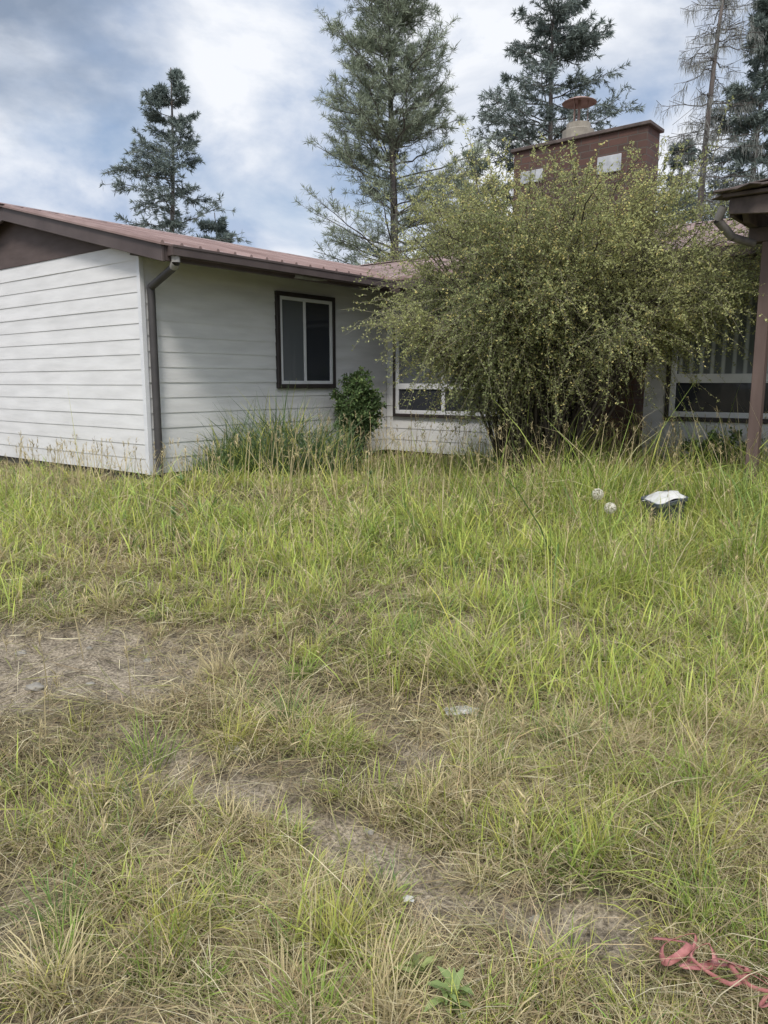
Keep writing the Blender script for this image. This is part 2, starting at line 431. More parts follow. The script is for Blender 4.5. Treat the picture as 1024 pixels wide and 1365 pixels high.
def thatch(n,y0,y1,W,L0,lift=.035,cv=.12,ln=1.2,bk=.88):
    y=y0+(y1-y0)*rng.random(n); x=(rng.random(n)*2-1)*(.62*y+.4)
    k=outside(x,y)&(rng.random(n)>bk*bare(x,y))&(rng.random(n)<.35+1.2*fbm(x*2.6+3,y*2.6,71)); x,y=x[k],y[k]; n=len(x)
    flow=fbm(x*1.1,y*1.1,61)*9
    az=flow+rng.normal(0,.75,n)
    L=L0*(.4+rng.random(n)); lean=ln+rng.random(n)*.45; curve=rng.normal(cv,.35,n)
    c=STRAW+(BR-STRAW)*rng.random((n,1))*.95
    pl=rng.random(n)<.2; c[pl]=PALE
    og=rng.random(n)<.28; c[og]=np.array([.36,.36,.14])
    c=c*(1+rng.normal(0,.2,(n,1)))*.88
    return blades(x,y,gz(x,y)+.005+rng.random(n)*lift,L,W*(.5+rng.random(n)),az,lean,curve,c)
V,F,C=merge([thatch(42000,1.3,3.4,.0026,.13),thatch(30000,3.2,6,.0042,.17),thatch(9000,6,9.5,.007,.2),
             thatch(3000,1.3,4.2,.0022,.32,.06,.9,.5,.6)])
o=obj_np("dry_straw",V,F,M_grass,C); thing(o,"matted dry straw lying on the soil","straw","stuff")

def stalks(n,xr,yr,Hm):
    x=xr[0]+(xr[1]-xr[0])*rng.random(n); y=yr[0]+(yr[1]-yr[0])*rng.random(n)
    k=outside(x,y,.1)&(np.abs(x)<.7*y+.5); x,y=x[k],y[k]; n=len(x)
    L=Hm*(.55+.6*rng.random(n)); az=rng.random(n)*6.28
    L=L*(1-.35*sst(6.5,7.5,y)*sst(-.8,-2,x))
    c=(STRAW*.7+BR*.3)*(1+rng.normal(0,.2,(n,1)))
    lean=np.abs(rng.normal(.08,.1,n)); curve=np.abs(rng.normal(.25,.2,n))
    P=blades(x,y,gz(x,y),L,np.full(n,.0030)+.0006*y,az,lean,curve,c,K=5)
    tip=P[0].reshape(n,6,2,3)[:,5].mean(1)
    out=[P]
    m=9
    tt=np.repeat(tip,m,0); N=n*m
    az2=rng.random(N)*6.28
    c2=np.repeat(c*1.1,m,0)
    out.append(blades(tt[:,0],tt[:,1],tt[:,2]-rng.random(N)*.09,np.full(N,.035)*(.6+rng.random(N)),np.full(N,.006),az2,np.abs(rng.normal(.5,.3,N)),rng.normal(.4,.3,N),c2))
    return out
ps=stalks(800,(-4,5),(6.2,9.8),.72)+stalks(320,(-1,4),(4.2,7.5),.46)+stalks(110,(-2.5,2.5),(2.2,4.5),.33)
V,F,C=merge(ps)
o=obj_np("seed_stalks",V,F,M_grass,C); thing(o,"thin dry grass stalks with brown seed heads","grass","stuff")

def tall(cx,cy,rx,ry,n,L,colr,W=.011,cur=1.1):
    r=np.sqrt(rng.random(n)); t=rng.random(n)*6.28
    x=cx+rx*r*np.cos(t); y=cy+ry*r*np.sin(t)
    k=outside(x,y,.04); x,y,r=x[k],y[k],r[k]; n=len(x)
    c=colr*(1+rng.normal(0,.2,(n,1)))
    mixy=rng.random(n)<.2; c[mixy]=YG*.9
    return blades(x,y,gz(x,y),L*(.5+.6*rng.random(n))*(1-.45*r**2),W*(.6+.7*rng.random(n)),rng.random(n)*6.28,np.abs(rng.normal(.12,.12,n)),np.abs(rng.normal(cur,.5,n)),c,K=5)
def tallthing(name,label,parts_):
    V,F,C=merge(parts_); o=obj_np(name,V,F,M_grass,C); thing(o,label,"grass"); return o
cx,cy=to_xy(.62,1.35)
tallthing("tall_grass_clump","tall dark green arching grass clump against the white side wall",
   [tall(cx,cy,.95,.6,1600,1.08,np.array([.14,.21,.10])),tall(cx-.5,cy-.35,.5,.4,500,.6,np.array([.17,.26,.10]))])
tallthing("tall_grass_clump","bright green tall grass clump in front of the brick chimney",
   [tall(2.05,7.0,.85,.45,1200,.50,np.array([.32,.44,.12]),.009,1.0),tall(1.2,7.2,.6,.35,450,.42,np.array([.30,.41,.12]),.009,1.0)])
tallthing("tall_grass_clump","tall green grass clump beside the brown porch post",
   [tall(3.05,6.5,.5,.4,900,.60,np.array([.31,.42,.12]),.009,.8),tall(2.75,5.7,.45,.4,500,.45,np.array([.42,.45,.15]),.008,.8),tall(2.22,5.78,.38,.14,230,.30,np.array([.42,.45,.15]),.007,.8)])

# ------------------------------------------------------------ house
ang=math.atan2(my_,mx_)
house=link(bpy.data.objects.new("house",None)); house.location=(AX,AY,GZ); house.rotation_euler=(0,0,ang)
thing(house,"single-storey white clapboard house with red metal roof and brick chimney","house")
Z=-GZ
def H(acc,name,mat,parent=None,bevel=0,smooth=False):
    return acc.obj(name,mat,parent or house,Z,bevel,smooth)

def siding(name,fn,u0,u1,z0,z1,reveal=.1675,seed=1):
    r=np.random.default_rng(seed)
    n=max(1,int(round((z1-z0)/reveal))); h=(z1-z0)/n
    us=np.linspace(u0,u1,max(2,int(abs(u1-u0)/.9)+1))
    v=[];f=[]
    jit=r.normal(0,.0016,(n+1,len(us)))
    wob=r.normal(0,.0012,(n+1,len(us)))
    for i in range(n):
        zb=z0+i*h; zt=zb+h
        b=len(v)
        for k,u in enumerate(us):
            v.append(fn(u,.001,zb+jit[i,k]+.006))
            v.append(fn(u,.0165+wob[i,k]*.7,zb+jit[i,k]))
            v.append(fn(u,.009,zt+jit[i+1,k]+.003))
            v.append(fn(u,.001,zt+jit[i+1,k]+.005))
        for k in range(len(us)-1):
            p=b+4*k; q=p+4
            f.append((p,q,q+1,p+1)); f.append((p+1,q+1,q+2,p+2)); f.append((p+2,q+2,q+3,p+3))
    o=py_obj(name,[(a[0],a[1],a[2]+Z) for a in v],f,M_siding,house)
    return o
WB=.56
EV=.09
fg=lambda u,d,z:(u,-d,z)
fs=lambda u,d,z:(d,u,z)
fm=lambda u,d,z:(u,4.13-d,z)
siding("wall",fg,-5.24,-.03,WB,2.99,seed=1)
siding("wall",fs,.03,4.13,WB,2.88,seed=2)
siding("wall",fm,0.02,9.2,WB,2.88,seed=3)
H(Acc().box(-5.24,-.01,.0,.12,WB-.02,2.97),"wall_backing",M_soffit)
H(Acc().box(-.12,-.002,.125,4.12,WB-.02,2.86),"wall_backing",M_soffit)
H(Acc().box(.0,9.2,4.135,4.25,WB-.02,2.86),"wall_backing",M_soffit)
H(Acc().box(-5.29,-5.25,-.02,8,WB,2.85).box(9.2,9.3,4.14,11.5,WB,2.85).box(-5.2,9.2,11.5,11.6,WB,2.85),"rear_wall",M_siding)
H(Acc().box(-5.2,-.08,.06,.2,.2,WB-.025).box(-.2,-.06,.2,4.2,.2,WB-.025).box(-.05,9.1,4.2,4.35,.2,WB-.025),"foundation",M_stone)
H(Acc().box(-.032,.026,-.026,.032,WB-.01,2.93),"corner_trim",M_vinyl,bevel=.004)
RA=-2.60; RZ=3.70; EZ=2.92
SL=(RZ-EZ)/(.6-RA)
AL=2*RA-.6
def rz(a): return EZ+(.6-a)*SL if a>RA else EZ+(a-AL)*SL
tri=[(-5.24,.0,2.995),(-.0,.0,2.995),(0,.0,rz(0)-.03),(RA,.0,rz(RA)-.03),(-5.24,.0,rz(-5.24)-.03)]
H(Acc().prism([(p[0],-.02,p[2]) for p in tri],(0,.08,0)),"gable_panel",M_board)
def rake(a0,a1,b,th,dz,name):
    z0=rz(a0);z1=rz(a1)
    acc=Acc().prism([(a0,b,z0-.02),(a1,b,z1-.02),(a1,b,z1-dz),(a0,b,z0-dz)],(0,th,0)); return H(acc,name,M_brown,bevel=.004)
rake(.64,RA,-.17,.035,.18,"fascia"); rake(RA-.001,AL,-.17,.035,.18,"fascia")
H(Acc().box(.60,.635,-.13,3.49,2.655+EV,2.80+EV).box(.61,9.3,3.50,3.535,2.655+EV,2.80+EV),"fascia",M_brown)
H(Acc().box(.03,.598,-.13,3.54,2.765+EV,2.78+EV).box(.03,9.2,3.54,4.10,2.766+EV,2.781+EV),"soffit",M_soffit)
H(Acc().prism([(.6,-.13,EZ-.06),(RA,-.13,RZ-.06),(RA,-.13,RZ-.08),(.6,-.13,EZ-.08)],(0,.10,0)),"soffit",M_soffit)
H(Acc().box(.638,.73,-.10,3.4,2.70+EV,2.705+EV).box(.725,.735,-.10,3.4,2.70+EV,2.79+EV).box(.638,.73,-.105,-.10,2.70+EV,2.79+EV).box(.735,.742,-.105,3.4,2.775+EV,2.795+EV)
  .box(.75,9.3,3.41,3.415,2.70+EV,2.79+EV).box(.75,9.3,3.415,3.50,2.70+EV,2.705+EV),"gutter",M_brown)
ROOF=Acc()
zz=lambda a:rz(a)
zm=lambda b:EZ+(b-3.47)*SL
VB=3.47+(.66-RA)
MR=7.6
ROOF.prism([(.66,-.20,zz(.66)),(.66,3.47,zz(.66)),(RA,VB,zz(RA)),(RA,-.20,zz(RA))],(0,0,-.02))
ROOF.prism([(RA-.002,-.20,zz(RA)),(RA-.002,VB,zz(RA)),(AL-.06,VB,zz(AL-.06)),(AL-.06,-.20,zz(AL-.06))],(0,0,-.02))
ROOF.prism([(.665,3.47,zm(3.47)),(9.4,3.47,zm(3.47)),(9.4,MR,zm(MR)),(-3.5,MR,zm(MR)),(RA+.005,VB+.005,zm(VB))],(0,0,-.02))
ROOF.prism([(-6.0,MR+.002,zm(MR)),(9.4,MR+.002,zm(MR)),(9.4,12.0,2.9),(-6.0,12.0,2.9)],(0,0,-.02))
def rib(p,q,perp,w=.022,h=.024):
    p=np.array(p,float);q=np.array(q,float);pp=np.array(perp,float)
    poly=[p-pp*w,p-pp*w*.5+np.array([0,0,h]),p+pp*w*.5+np.array([0,0,h]),p+pp*w]
    ROOF.prism(poly,q-p)
b=-.17
while b<VB-.1:
    a_st=.66 if b<3.47 else .66-(b-3.47)
    if a_st>RA+.05: rib((a_st,b,zz(a_st)),(RA,b,zz(RA)),(0,1,0))
    b+=.228
a=.75
while a<9.35:
    rib((a,3.47,zm(3.47)),(a,MR,zm(MR)),(1,0,0)); a+=.228
ROOF.prism([(RA-.13,-.22,RZ-.01),(RA,-.22,RZ+.03),(RA+.13,-.22,RZ-.01),(RA,-.22,RZ+.01)],(0,VB+.2,0))
ROOF.prism([(-3.5,MR-.13,zm(MR)-.01),(-3.5,MR,zm(MR)+.03),(-3.5,MR+.13,zm(MR)-.01),(-3.5,MR,zm(MR)+.01)],(12.9,0,0))
H(ROOF,"roof",M_roof)
def segs(pts,w):
    vs=[];fs=[];o=0
    for p,q in zip(pts[:-1],pts[1:]):
        V,F=tubes(np.array([[p,q]],float),np.full((1,2),w),8); vs.append(V);fs.append(F+o);o+=len(V)
    return np.concatenate(vs),np.concatenate(fs)
V,F=segs([(.62,-.025,2.60+EV),(.075,.075,2.55),(.075,.075,.62),(.12,.02,.54)],.041); V[:,2]+=Z
obj_np("downspout",V,F,M_spout,parent=house)
V,F=segs([(.68,-.04,2.72+EV),(.68,-.04,2.64+EV),(.62,-.025,2.60+EV)],.044); V[:,2]+=Z
o=obj_np("downspout_elbow",V,F,M_grey,parent=house); o["label"]="pale grey gutter outlet elbow"
V,F=segs([(.64,1.62,2.69+EV),(.60,2.3,2.69+EV)],.03); V[:,2]+=Z
o=obj_np("gutter_pipe",V,F,M_grey,parent=house); o["label"]="short pale pipe under the gutter"

def window(fn,u0,u1,z0,z1,label,trim=.05,fr=.045,mulls=(),rails=(),panes=None,tm=M_black):
    w=link(bpy.data.objects.new("window",None),house); w["label"]=label
    c=fn((u0+u1)/2,0,z0); w.location=(c[0],c[1],c[2]+Z)
    def B(acc,d0,d1,a0,a1,b0,b1):
        p=fn(a0,d0,b0);q=fn(a1,d1,b1)
        acc.box(min(p[0],q[0])-c[0],max(p[0],q[0])-c[0],min(p[1],q[1])-c[1],max(p[1],q[1])-c[1],b0-c[2],b1-c[2])
    t=Acc()
    B(t,0,.055,u0,u1,z1-trim,z1);B(t,0,.055,u0,u1,z0,z0+trim);B(t,0,.055,u0,u0+trim,z0+trim,z1-trim);B(t,0,.055,u1-trim,u1,z0+trim,z1-trim)
    t.obj("trim",tm,w,bevel=.004)
    i0,i1,j0,j1=u0+trim,u1-trim,z0+trim,z1-trim
    t=Acc()
    B(t,.005,.045,i0,i1,j1-fr,j1);B(t,.005,.045,i0,i1,j0,j0+fr);B(t,.005,.045,i0,i0+fr,j0+fr,j1-fr);B(t,.005,.045,i1-fr,i1,j0+fr,j1-fr)
    zr=[(j0+fr,j1-fr)]
    if rails:
        r0,r1=rails; B(t,.005,.048,i0+fr,i1-fr,r0,r1); zr=[(j0+fr,r0),(r1,j1-fr)]
    for mi in mulls:
        for (q0,q1) in zr: B(t,.005,.040,mi-fr*.5,mi+fr*.5,q0,q1)
    t.obj("frame",M_vinyl,w,bevel=.003)
    ed=[i0+fr]+[x for mi in mulls for x in (mi-fr*.5,mi+fr*.5)]+[i1-fr]
    k=0
    for (q0,q1) in zr:
        for e in range(0,len(ed),2):
            t=Acc(); B(t,.021,.027,ed[e],ed[e+1],q0,q1)
            t.obj("pane",panes[k%len(panes)],w); k+=1
    return w
window(fs,1.90,2.97,1.48,2.68,"dark framed sliding window with two panes",.055,.042,(2.40,),(),[M_gcurt,M_gdark])
window(fm,.16,2.02,1.06,2.52,"wide window with low transom panes behind the shrub",.045,.055,(1.05,),(1.46,1.54),[M_gdark,M_gdark,M_gcurt,M_gcurt])
window(fm,4.16,6.0,1.12,2.62,"large window with vertical blinds above a low transom",.05,.06,(),(1.55,1.65),[M_gdark,M_gblind])

# chimney
ch=H(Acc().box(2.26,3.90,3.80,4.16,.35,4.30),"chimney",M_brick)
ch["label"]="wide brown brick chimney stack rising above the roof"
H(Acc().box(2.22,3.94,3.77,4.19,4.302,4.342),"chimney_cap",M_porch,ch,.006)
CZ=4.344
fl=Acc().lathe([(.0,.0),(.185,.0),(.185,.10),(.14,.12),(.14,.18),(.11,.18),(.11,.1)],16,(3.0,3.98,CZ)); H(fl,"flue_pot",M_conc,ch)
rc=Acc().lathe([(.0,.47),(.10,.455),(.195,.415),(.20,.409),(.09,.437),(.0,.442)],18,(3.0,3.98,CZ))
rc.lathe([(.016,.12),(.016,.442)],8,(3.0,3.98,CZ))
for k in range(3):
    a_=k*2.094+.4; x_=3.0+.10*math.cos(a_); y_=3.98+.10*math.sin(a_)
    rc.box(x_-.004,x_+.004,y_-.004,y_+.004,CZ+.16,CZ+.442)
H(rc,"flue_rain_cap",M_rust,ch)
for (u0,u1,z0,z1) in ((2.36,2.66,3.92,4.06),(3.34,3.62,3.88,4.06)):
    H(Acc().box(u0,u1,3.785,3.799,z0,z1),"pale_patch",M_patch,ch,.003)  # pale patches on the brick, thin plates coloured like reflected sky

# porch canopy
pc=link(bpy.data.objects.new("porch_canopy",None)); px,py=to_xy(5.56,2.53)
pc.location=(px,py,GZ-.05); pc.rotation_euler=(0,0,ang)
thing(pc,"weathered brown timber porch canopy on slim posts","porch")
def P(acc,name,mat,bevel=.004):
    acc.v=[(v[0]-5.56,v[1]-2.53,v[2]-GZ+.05) for v in acc.v]; return acc.obj(name,mat,pc,0,bevel)
P(Acc().box(5.475,5.57,2.46,2.56,.38,2.74),"post",M_post)
P(Acc().box(5.72,5.80,2.62,2.70,.38,2.74),"post",M_post)
P(Acc().box(8.5,8.62,2.47,2.59,.38,2.74),"post",M_post)
P(Acc().box(5.36,9.0,2.46,2.60,2.742,2.86),"beam",M_porch)
for a_ in (5.38,5.9,6.6,7.3,8.0,8.7):
    P(Acc().prism([(a_,2.12,2.96),(a_,2.2,2.863),(a_,3.44,2.863),(a_,3.44,3.0),(a_,2.12,3.0)],(.05,0,0)),"rafter",M_porch)
P(Acc().prism([(5.30,2.05,2.92),(5.62,2.05,2.89),(5.9,2.05,2.90),(9.1,2.05,2.90),(9.1,2.05,3.04),(5.30,2.05,3.04)],(0,.035,0)).box(5.30,5.335,2.086,3.40,2.90,3.04),"fascia",M_porch)
P(Acc().prism([(5.26,2.0,3.045),(9.2,2.0,3.045),(9.2,3.40,3.09),(5.26,3.40,3.09)],(0,0,.03)).prism([(5.20,1.94,3.08),(6.4,1.97,3.11),(6.4,2.5,3.12),(5.30,2.4,3.105)],(0,0,.02))
  .prism([(5.34,2.02,3.11),(6.0,1.9,3.15),(6.1,2.3,3.16),(5.40,2.4,3.13)],(0,0,.015)).prism([(5.14,2.1,3.06),(5.5,1.86,3.09),(5.6,2.0,3.10),(5.22,2.3,3.075)],(0,0,.012)),"roof_deck",M_porch)
V,F=segs([(5.27,2.02,2.98),(5.22,2.04,2.88),(5.30,2.2,2.76),(5.42,2.4,2.72)],.035); V-=np.array([5.56,2.53,GZ-.05])
o=obj_np("drain_elbow",V,F,M_dgrey,parent=pc)

# ------------------------------------------------------------ vegetation
def rhomb(c,d,w,l,ww):
    V=np.stack([c-d*l[:,None]*.5,c+w*ww[:,None]*.5,c+d*l[:,None]*.5,c-w*ww[:,None]*.5],1)
    n=len(c); F=np.arange(n*4).reshape(n,4)
    return V.reshape(-1,3),F

def shrub(name,label,base,cen,rad,nst,ntw,nlf,lsz,cols,spread=.3,rstem=.02,droop=.3,shell=.45,sq=2.0,low=-.35,cut=None,tw=.16):
    root=link(bpy.data.objects.new(name,None)); root.location=base
    thing(root,label,"bush")
    base=np.array(base); cen=np.array(cen)-base; rad=np.array(rad)
    d=norm(rng.normal(0,1,(nst,3))); d[:,2]=np.abs(d[:,2])*1.2+low; d=norm(d)
    d/= (np.abs(d)**sq).sum(1,keepdims=True)**(1/sq)
    tip=cen+d*rad*(.60+.42*rng.random((nst,1)))
    if cut is not None:
        zl=cut(tip[:,0]); tip[:,2]=np.maximum(tip[:,2],zl+.05+.25*rng.random(nst))
    st=np.stack([rng.normal(0,spread,nst),rng.normal(0,spread*.7,nst),np.full(nst,-.03)],1)
    ctl=st+(tip-st)*np.array([.35,.35,.5])+np.array([0,0,1])*rad[2]*(.45+.45*rng.random((nst,1)))+rng.normal(0,.12,(nst,3))*rad.mean()
    K=10; t=np.linspace(0,1,K)[None,:,None]
    Pt=(1-t)**2*st[:,None]+2*t*(1-t)*ctl[:,None]+t*t*tip[:,None]
    Pt[:,1:]+=rng.normal(0,.018,(nst,K-1,3))
    Rr=rstem*(.5+rng.random((nst,1)))*np.linspace(1,.2,K)[None]
    V1,F1=tubes(Pt,Rr,5)
    si=rng.integers(0,nst,ntw); tf=shell+(1-shell)*rng.random(ntw)**.75
    idx=tf*(K-1); i0=np.clip(idx.astype(int),0,K-2); fr=(idx-i0)[:,None]
    p0=Pt[si,i0]*(1-fr)+Pt[si,i0+1]*fr
    if cut is not None:
        p0=p0+rng.normal(0,.07,p0.shape)
        k=(p0[:,2]>cut(p0[:,0]))|(rng.random(ntw)<.025); p0=p0[k]; ntw=len(p0)
        clump=vn(p0[:,0]*2.2+p0[:,1]*1.1+40,p0[:,2]*2.4+p0[:,1]*1.3+40,15)
        k=rng.random(ntw)<.28+1.15*clump; p0=p0[k]; ntw=len(p0)
    out=norm((p0-cen)/rad); dr=norm(out*.7+rng.normal(0,.62,(ntw,3))+np.array([0,0,.18]))
    Lt=(.10+1.6*tw*rng.random(ntw)**1.6)*rad.mean()
    if cut is not None:
        lg=rng.random(ntw)<.055; Lt[lg]+=.28; dr[lg]=norm(out[lg]+rng.normal(0,.35,(lg.sum(),3))+np.array([0,0,.3]))
    lump=.5+1.0*vn(out[:,0]*3.1+out[:,2]*2.7+20,out[:,1]*3.1+out[:,2]*1.3+20,5)
    Lt*=lump
    K2=5; t2=np.linspace(0,1,K2)[None,:,None]
    Tw=p0[:,None]+dr[:,None]*Lt[:,None,None]*t2+np.array([0,0,-1])*droop*Lt[:,None,None]*t2**2
    Tw[:,1:]+=rng.normal(0,.010,(ntw,K2-1,3))
    V2,F2=tubes(Tw,np.linspace(.0036,.0012,K2)[None]*np.ones((ntw,1)),3)
    V,F,C=merge([(V1,F1,(.10,.085,.07)),(V2,F2,(.26,.24,.17))])
    obj_np("stems",V,F,M_leaf,C,parent=root)
    wts=Lt**.75; wts/=wts.sum()
    ti=rng.choice(ntw,nlf,p=wts); u=rng.random(nlf)**.8*(K2-1); j=np.clip(u.astype(int),0,K2-2); f=(u-j)[:,None]
    c=Tw[ti,j]*(1-f)+Tw[ti,j+1]*f
    dd=norm(rng.normal(0,1,(nlf,3))); c=c+dd*lsz*(.4+.7*rng.random((nlf,1)))
    w=norm(np.cross(dd,rng.normal(0,1,(nlf,3))))
    l=lsz*(.6+.8*rng.random(nlf))
    V,F=rhomb(c,dd,w,l,l*.52)
    twc=rng.random(ntw)
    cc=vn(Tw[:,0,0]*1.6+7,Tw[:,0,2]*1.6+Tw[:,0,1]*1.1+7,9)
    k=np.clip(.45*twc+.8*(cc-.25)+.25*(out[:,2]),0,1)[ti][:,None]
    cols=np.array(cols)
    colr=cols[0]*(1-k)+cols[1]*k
    ypatch=vn(Tw[:,0,0]*2.3+70,Tw[:,0,2]*2.3+Tw[:,0,1]*1.5+7,19)[ti]
    y_=rng.random(nlf)<.30*np.clip(ypatch-.35,0,1)+.015; colr[y_]=cols[2]
    colr=colr*(1+rng.normal(0,.08,(nlf,1)))
    obj_np("foliage",V,F,M_leaf,np.repeat(colr,4,0),parent=root)
    return root
def on(x,y,dz=-.02): return (x,y,float(gz(np.array(x),np.array(y)))+dz)
bcut=lambda x: 1.04+.22*sst(-1.0,-1.8,x)+.46*sst(.10,.70,x)+.15*sst(.9,1.9,x)-.22*np.exp(-((x+.25)/.45)**2)
shrub("overgrown_shrub","huge overgrown olive-yellow shrub with arching branches before the chimney",
      on(1.62,8.20),(1.83,8.0,2.45),(2.0,1.25,1.27),200,17000,265000,.0235,
      [(.22,.255,.115),(.49,.50,.22),(.64,.56,.23)],.18,.016,.28,.32,2.3,-.40,bcut,.16)
sx1,sy1=to_xy(.40,3.0)
shrub("green_bush","small dark green bush against the white side wall",on(sx1,sy1),(sx1,sy1,1.18),(.36,.32,.60),40,560,10000,.045,
      [(.06,.10,.045),(.13,.20,.08),(.20,.27,.10)],.07,.009,.2,.25)
sx2,sy2=to_xy(5.0,3.55)
shrub("green_bush","low green bush beneath the large window",on(sx2,sy2),(sx2,sy2,.78),(.45,.3,.38),30,300,5000,.04,
      [(.06,.10,.045),(.13,.20,.08),(.20,.27,.10)],.08,.008,.2,.2)

def conifer(name,label,x,y,H_,zb,Rb,nb,style,cols,seed,lean=(0,0),prof=None,nl=.22,nw=.028,nsub=9,ntuft=7,nn=7,up=.1,even=.5):
    r=np.random.default_rng(seed)
    root=link(bpy.data.objects.new(name,None)); root.location=(x,y,.3)
    thing(root,label,"tree")
    K=14; tz=np.linspace(0,1,K)
    bend=np.stack([lean[0]*tz+.12*np.sin(tz*5+seed),lean[1]*tz+.1*np.sin(tz*4+seed*2),tz*H_],1)
    tr=H_*(.0125 if style!='bare' else .010)*(1-tz*.96)+.01
    V,F=tubes(bend[None],tr[None],8); 
    obj_np("trunk",V,F,M_bark,parent=root)
    ax=lambda z: np.stack([np.interp(z,bend[:,2],bend[:,0]),np.interp(z,bend[:,2],bend[:,1]),z],-1)
    f=np.sort(r.random(nb)**1.0)
    f=np.floor(f*nb/5)/(nb/5)+r.normal(0,.008,nb); f=np.clip(f,0,.995)
    z0=zb+(H_-zb)*f
    az=r.random(nb)*2*np.pi
    pr=prof(f) if prof else (1-f)**.8
    Lb=Rb*pr*(even+(1.1-even)*r.random(nb)**.8)+.08
    upa=up+(.5*f)+r.normal(0,.12,nb)
    d=np.stack([np.cos(az)*np.cos(upa),np.sin(az)*np.cos(upa),np.sin(upa)],-1)
    KB=7; t=np.linspace(0,1,KB)[None,:,None]
    sag=(-.22 if style!='pine' else .10)
    P_=ax(z0)[:,None]+d[:,None]*Lb[:,None,None]*t+np.array([0,0,1])*(sag*Lb)[:,None,None]*(t**2 if style=='pine' else (t-.25*t**3))
    P_[:,1:]+=r.normal(0,.03,(nb,KB-1,3))
    V1,F1=tubes(P_,(.009+.009*Lb[:,None])*np.linspace(1,.25,KB)[None],4)
    bc=np.array([.15,.135,.12])
    parts=[(V1,F1,bc)]
    ns=nb*nsub; bi=np.repeat(np.arange(nb),nsub); u=.15+.85*r.random(ns)
    q=u*(KB-1); j=np.clip(q.astype(int),0,KB-2); fr=(q-j)[:,None]
    p0=P_[bi,j]*(1-fr)+P_[bi,j+1]*fr
    sgn=np.where(r.random(ns)<.5,-1,1)
    side=np.stack([-np.sin(az),np.cos(az),np.zeros(nb)],-1)[bi]*sgn[:,None]
    sd=norm(d[bi]*.75+side*(.75)+r.normal(0,.28,(ns,3))+np.array([0,0,.25 if style=='pine' else -.18]))
    Ls=Lb[bi]*(.48-.30*u)*(.5+.8*r.random(ns))+.08
    KS=3; t=np.linspace(0,1,KS)[None,:,None]
    Ps=p0[:,None]+sd[:,None]*Ls[:,None,None]*t
    V2,F2=tubes(Ps,np.full((ns,KS),.006),3); parts.append((V2,F2,bc*.9))
    V,F,C=merge(parts)
    obj_np("limbs",V,F,M_needle,C,parent=root)
    if style=='bare': 
        n=ns*8; bi2=np.repeat(np.arange(ns),8); uu=r.random((n,1))
        p=Ps[bi2,0]*(1-uu)+Ps[bi2,-1]*uu
        dn=norm(np.stack([r.normal(0,.3,n),r.normal(0,.3,n),-np.ones(n)],-1))
        l=.10+.26*r.random(n); w=norm(np.cross(dn,r.normal(0,1,(n,3))))
        V,F=rhomb(p+dn*l[:,None]*.5,dn,w,l,np.full(n,.010)); colr=np.array(cols[0])*(1+r.normal(0,.2,(n,1)))
        obj_np("crown",V,F,M_needle,np.repeat(colr,4,0),parent=root); return root
    nt_=ns*ntuft; si=np.repeat(np.arange(ns),ntuft)
    uu=r.random((nt_,1))**(.55 if style=='pine' else .9)
    tp=Ps[si,0]*(1-uu)+Ps[si,-1]*uu
    n=nt_*nn; ti=np.repeat(np.arange(nt_),nn)
    if style=='pine':
        dd=norm(sd[si][ti]*.6+r.normal(0,.8,(n,3))+np.array([0,0,.25]))
    else:
        dd=norm(sd[si][ti]*.8+r.normal(0,.55,(n,3))+np.array([0,0,-.12]))
    l=nl*(.5+.8*r.random(n)); w=norm(np.cross(dd,r.normal(0,1,(n,3))))
    c=tp[ti]+dd*l[:,None]*.5
    V,F=rhomb(c,dd,w,l,np.full(n,nw)*(.6+.8*r.random(n)))
    k=np.clip(.25+.5*r.random(ns)+.35*(u-.5),0,1)[si][ti][:,None]
    colr=np.array(cols[0])*(1-k)+np.array(cols[1])*k
    colr=colr*(1+r.normal(0,.12,(n,1)))
    obj_np("crown",V,F,M_needle,np.repeat(colr,4,0),parent=root)
    return root
PINE=[(.20,.245,.18),(.32,.365,.26)]; SPR=[(.13,.165,.155),(.23,.275,.245)]  # needle colours lightened and greyed, distance haze mixed into them
conifer("pine_tree","lone conifer with layered uneven branches behind the roof",-7.30,26,11.0,4.4,2.85,72,'spruce',SPR,11,(.65,0),lambda f:(1-f)**.72,nl=.17,nw=.022,nsub=13,ntuft=7,nn=7,even=.36)
conifer("pine_tree","tall ponderosa pine with long grey-green needles",.15,22,13.0,2.6,2.95,200,'pine',PINE,19,(.1,0),lambda f:np.clip(1.0-.60*f-.34*f**4,0,1),nl=.18,nw=.014,nsub=12,ntuft=7,nn=8,even=.55)
conifer("spruce_tree","dark spruce with drooping boughs above the chimney",4.85,24,13.2,3.5,3.9,120,'spruce',SPR,13,(.1,0),lambda f:(1-f)**.7,nl=.17,nw=.022,nsub=13,ntuft=7,nn=7,even=.4)
conifer("dead_larch_tree","thin leaning sparse tree with drooping grey twigs",7.5,20,12.5,2.5,1.7,120,'bare',[(.26,.27,.25)],14,(.75,0),lambda f:(1-f)**.6,up=-.15,nsub=9)
conifer("spruce_tree","dense dark spruce at the yard's edge",10.1,22,11.6,2.0,2.8,130,'spruce',SPR,15,(.0,0),lambda f:(1-f)**.85,nl=.19,nw=.026,nsub=11,ntuft=7,nn=7)
conifer("spruce_tree","slim young spruce behind the roof",10.1,28,9.6,1.0,1.9,80,'spruce',SPR,16,(.0,0),nl=.2,nw=.036,nsub=9,ntuft=6,nn=6)
conifer("pine_tree","young grey-green pine behind the shrub",2.9,26,8.6,1.0,2.7,80,'pine',PINE,17,(.0,0),nl=.22,nw=.026,nsub=9,ntuft=6,nn=7)
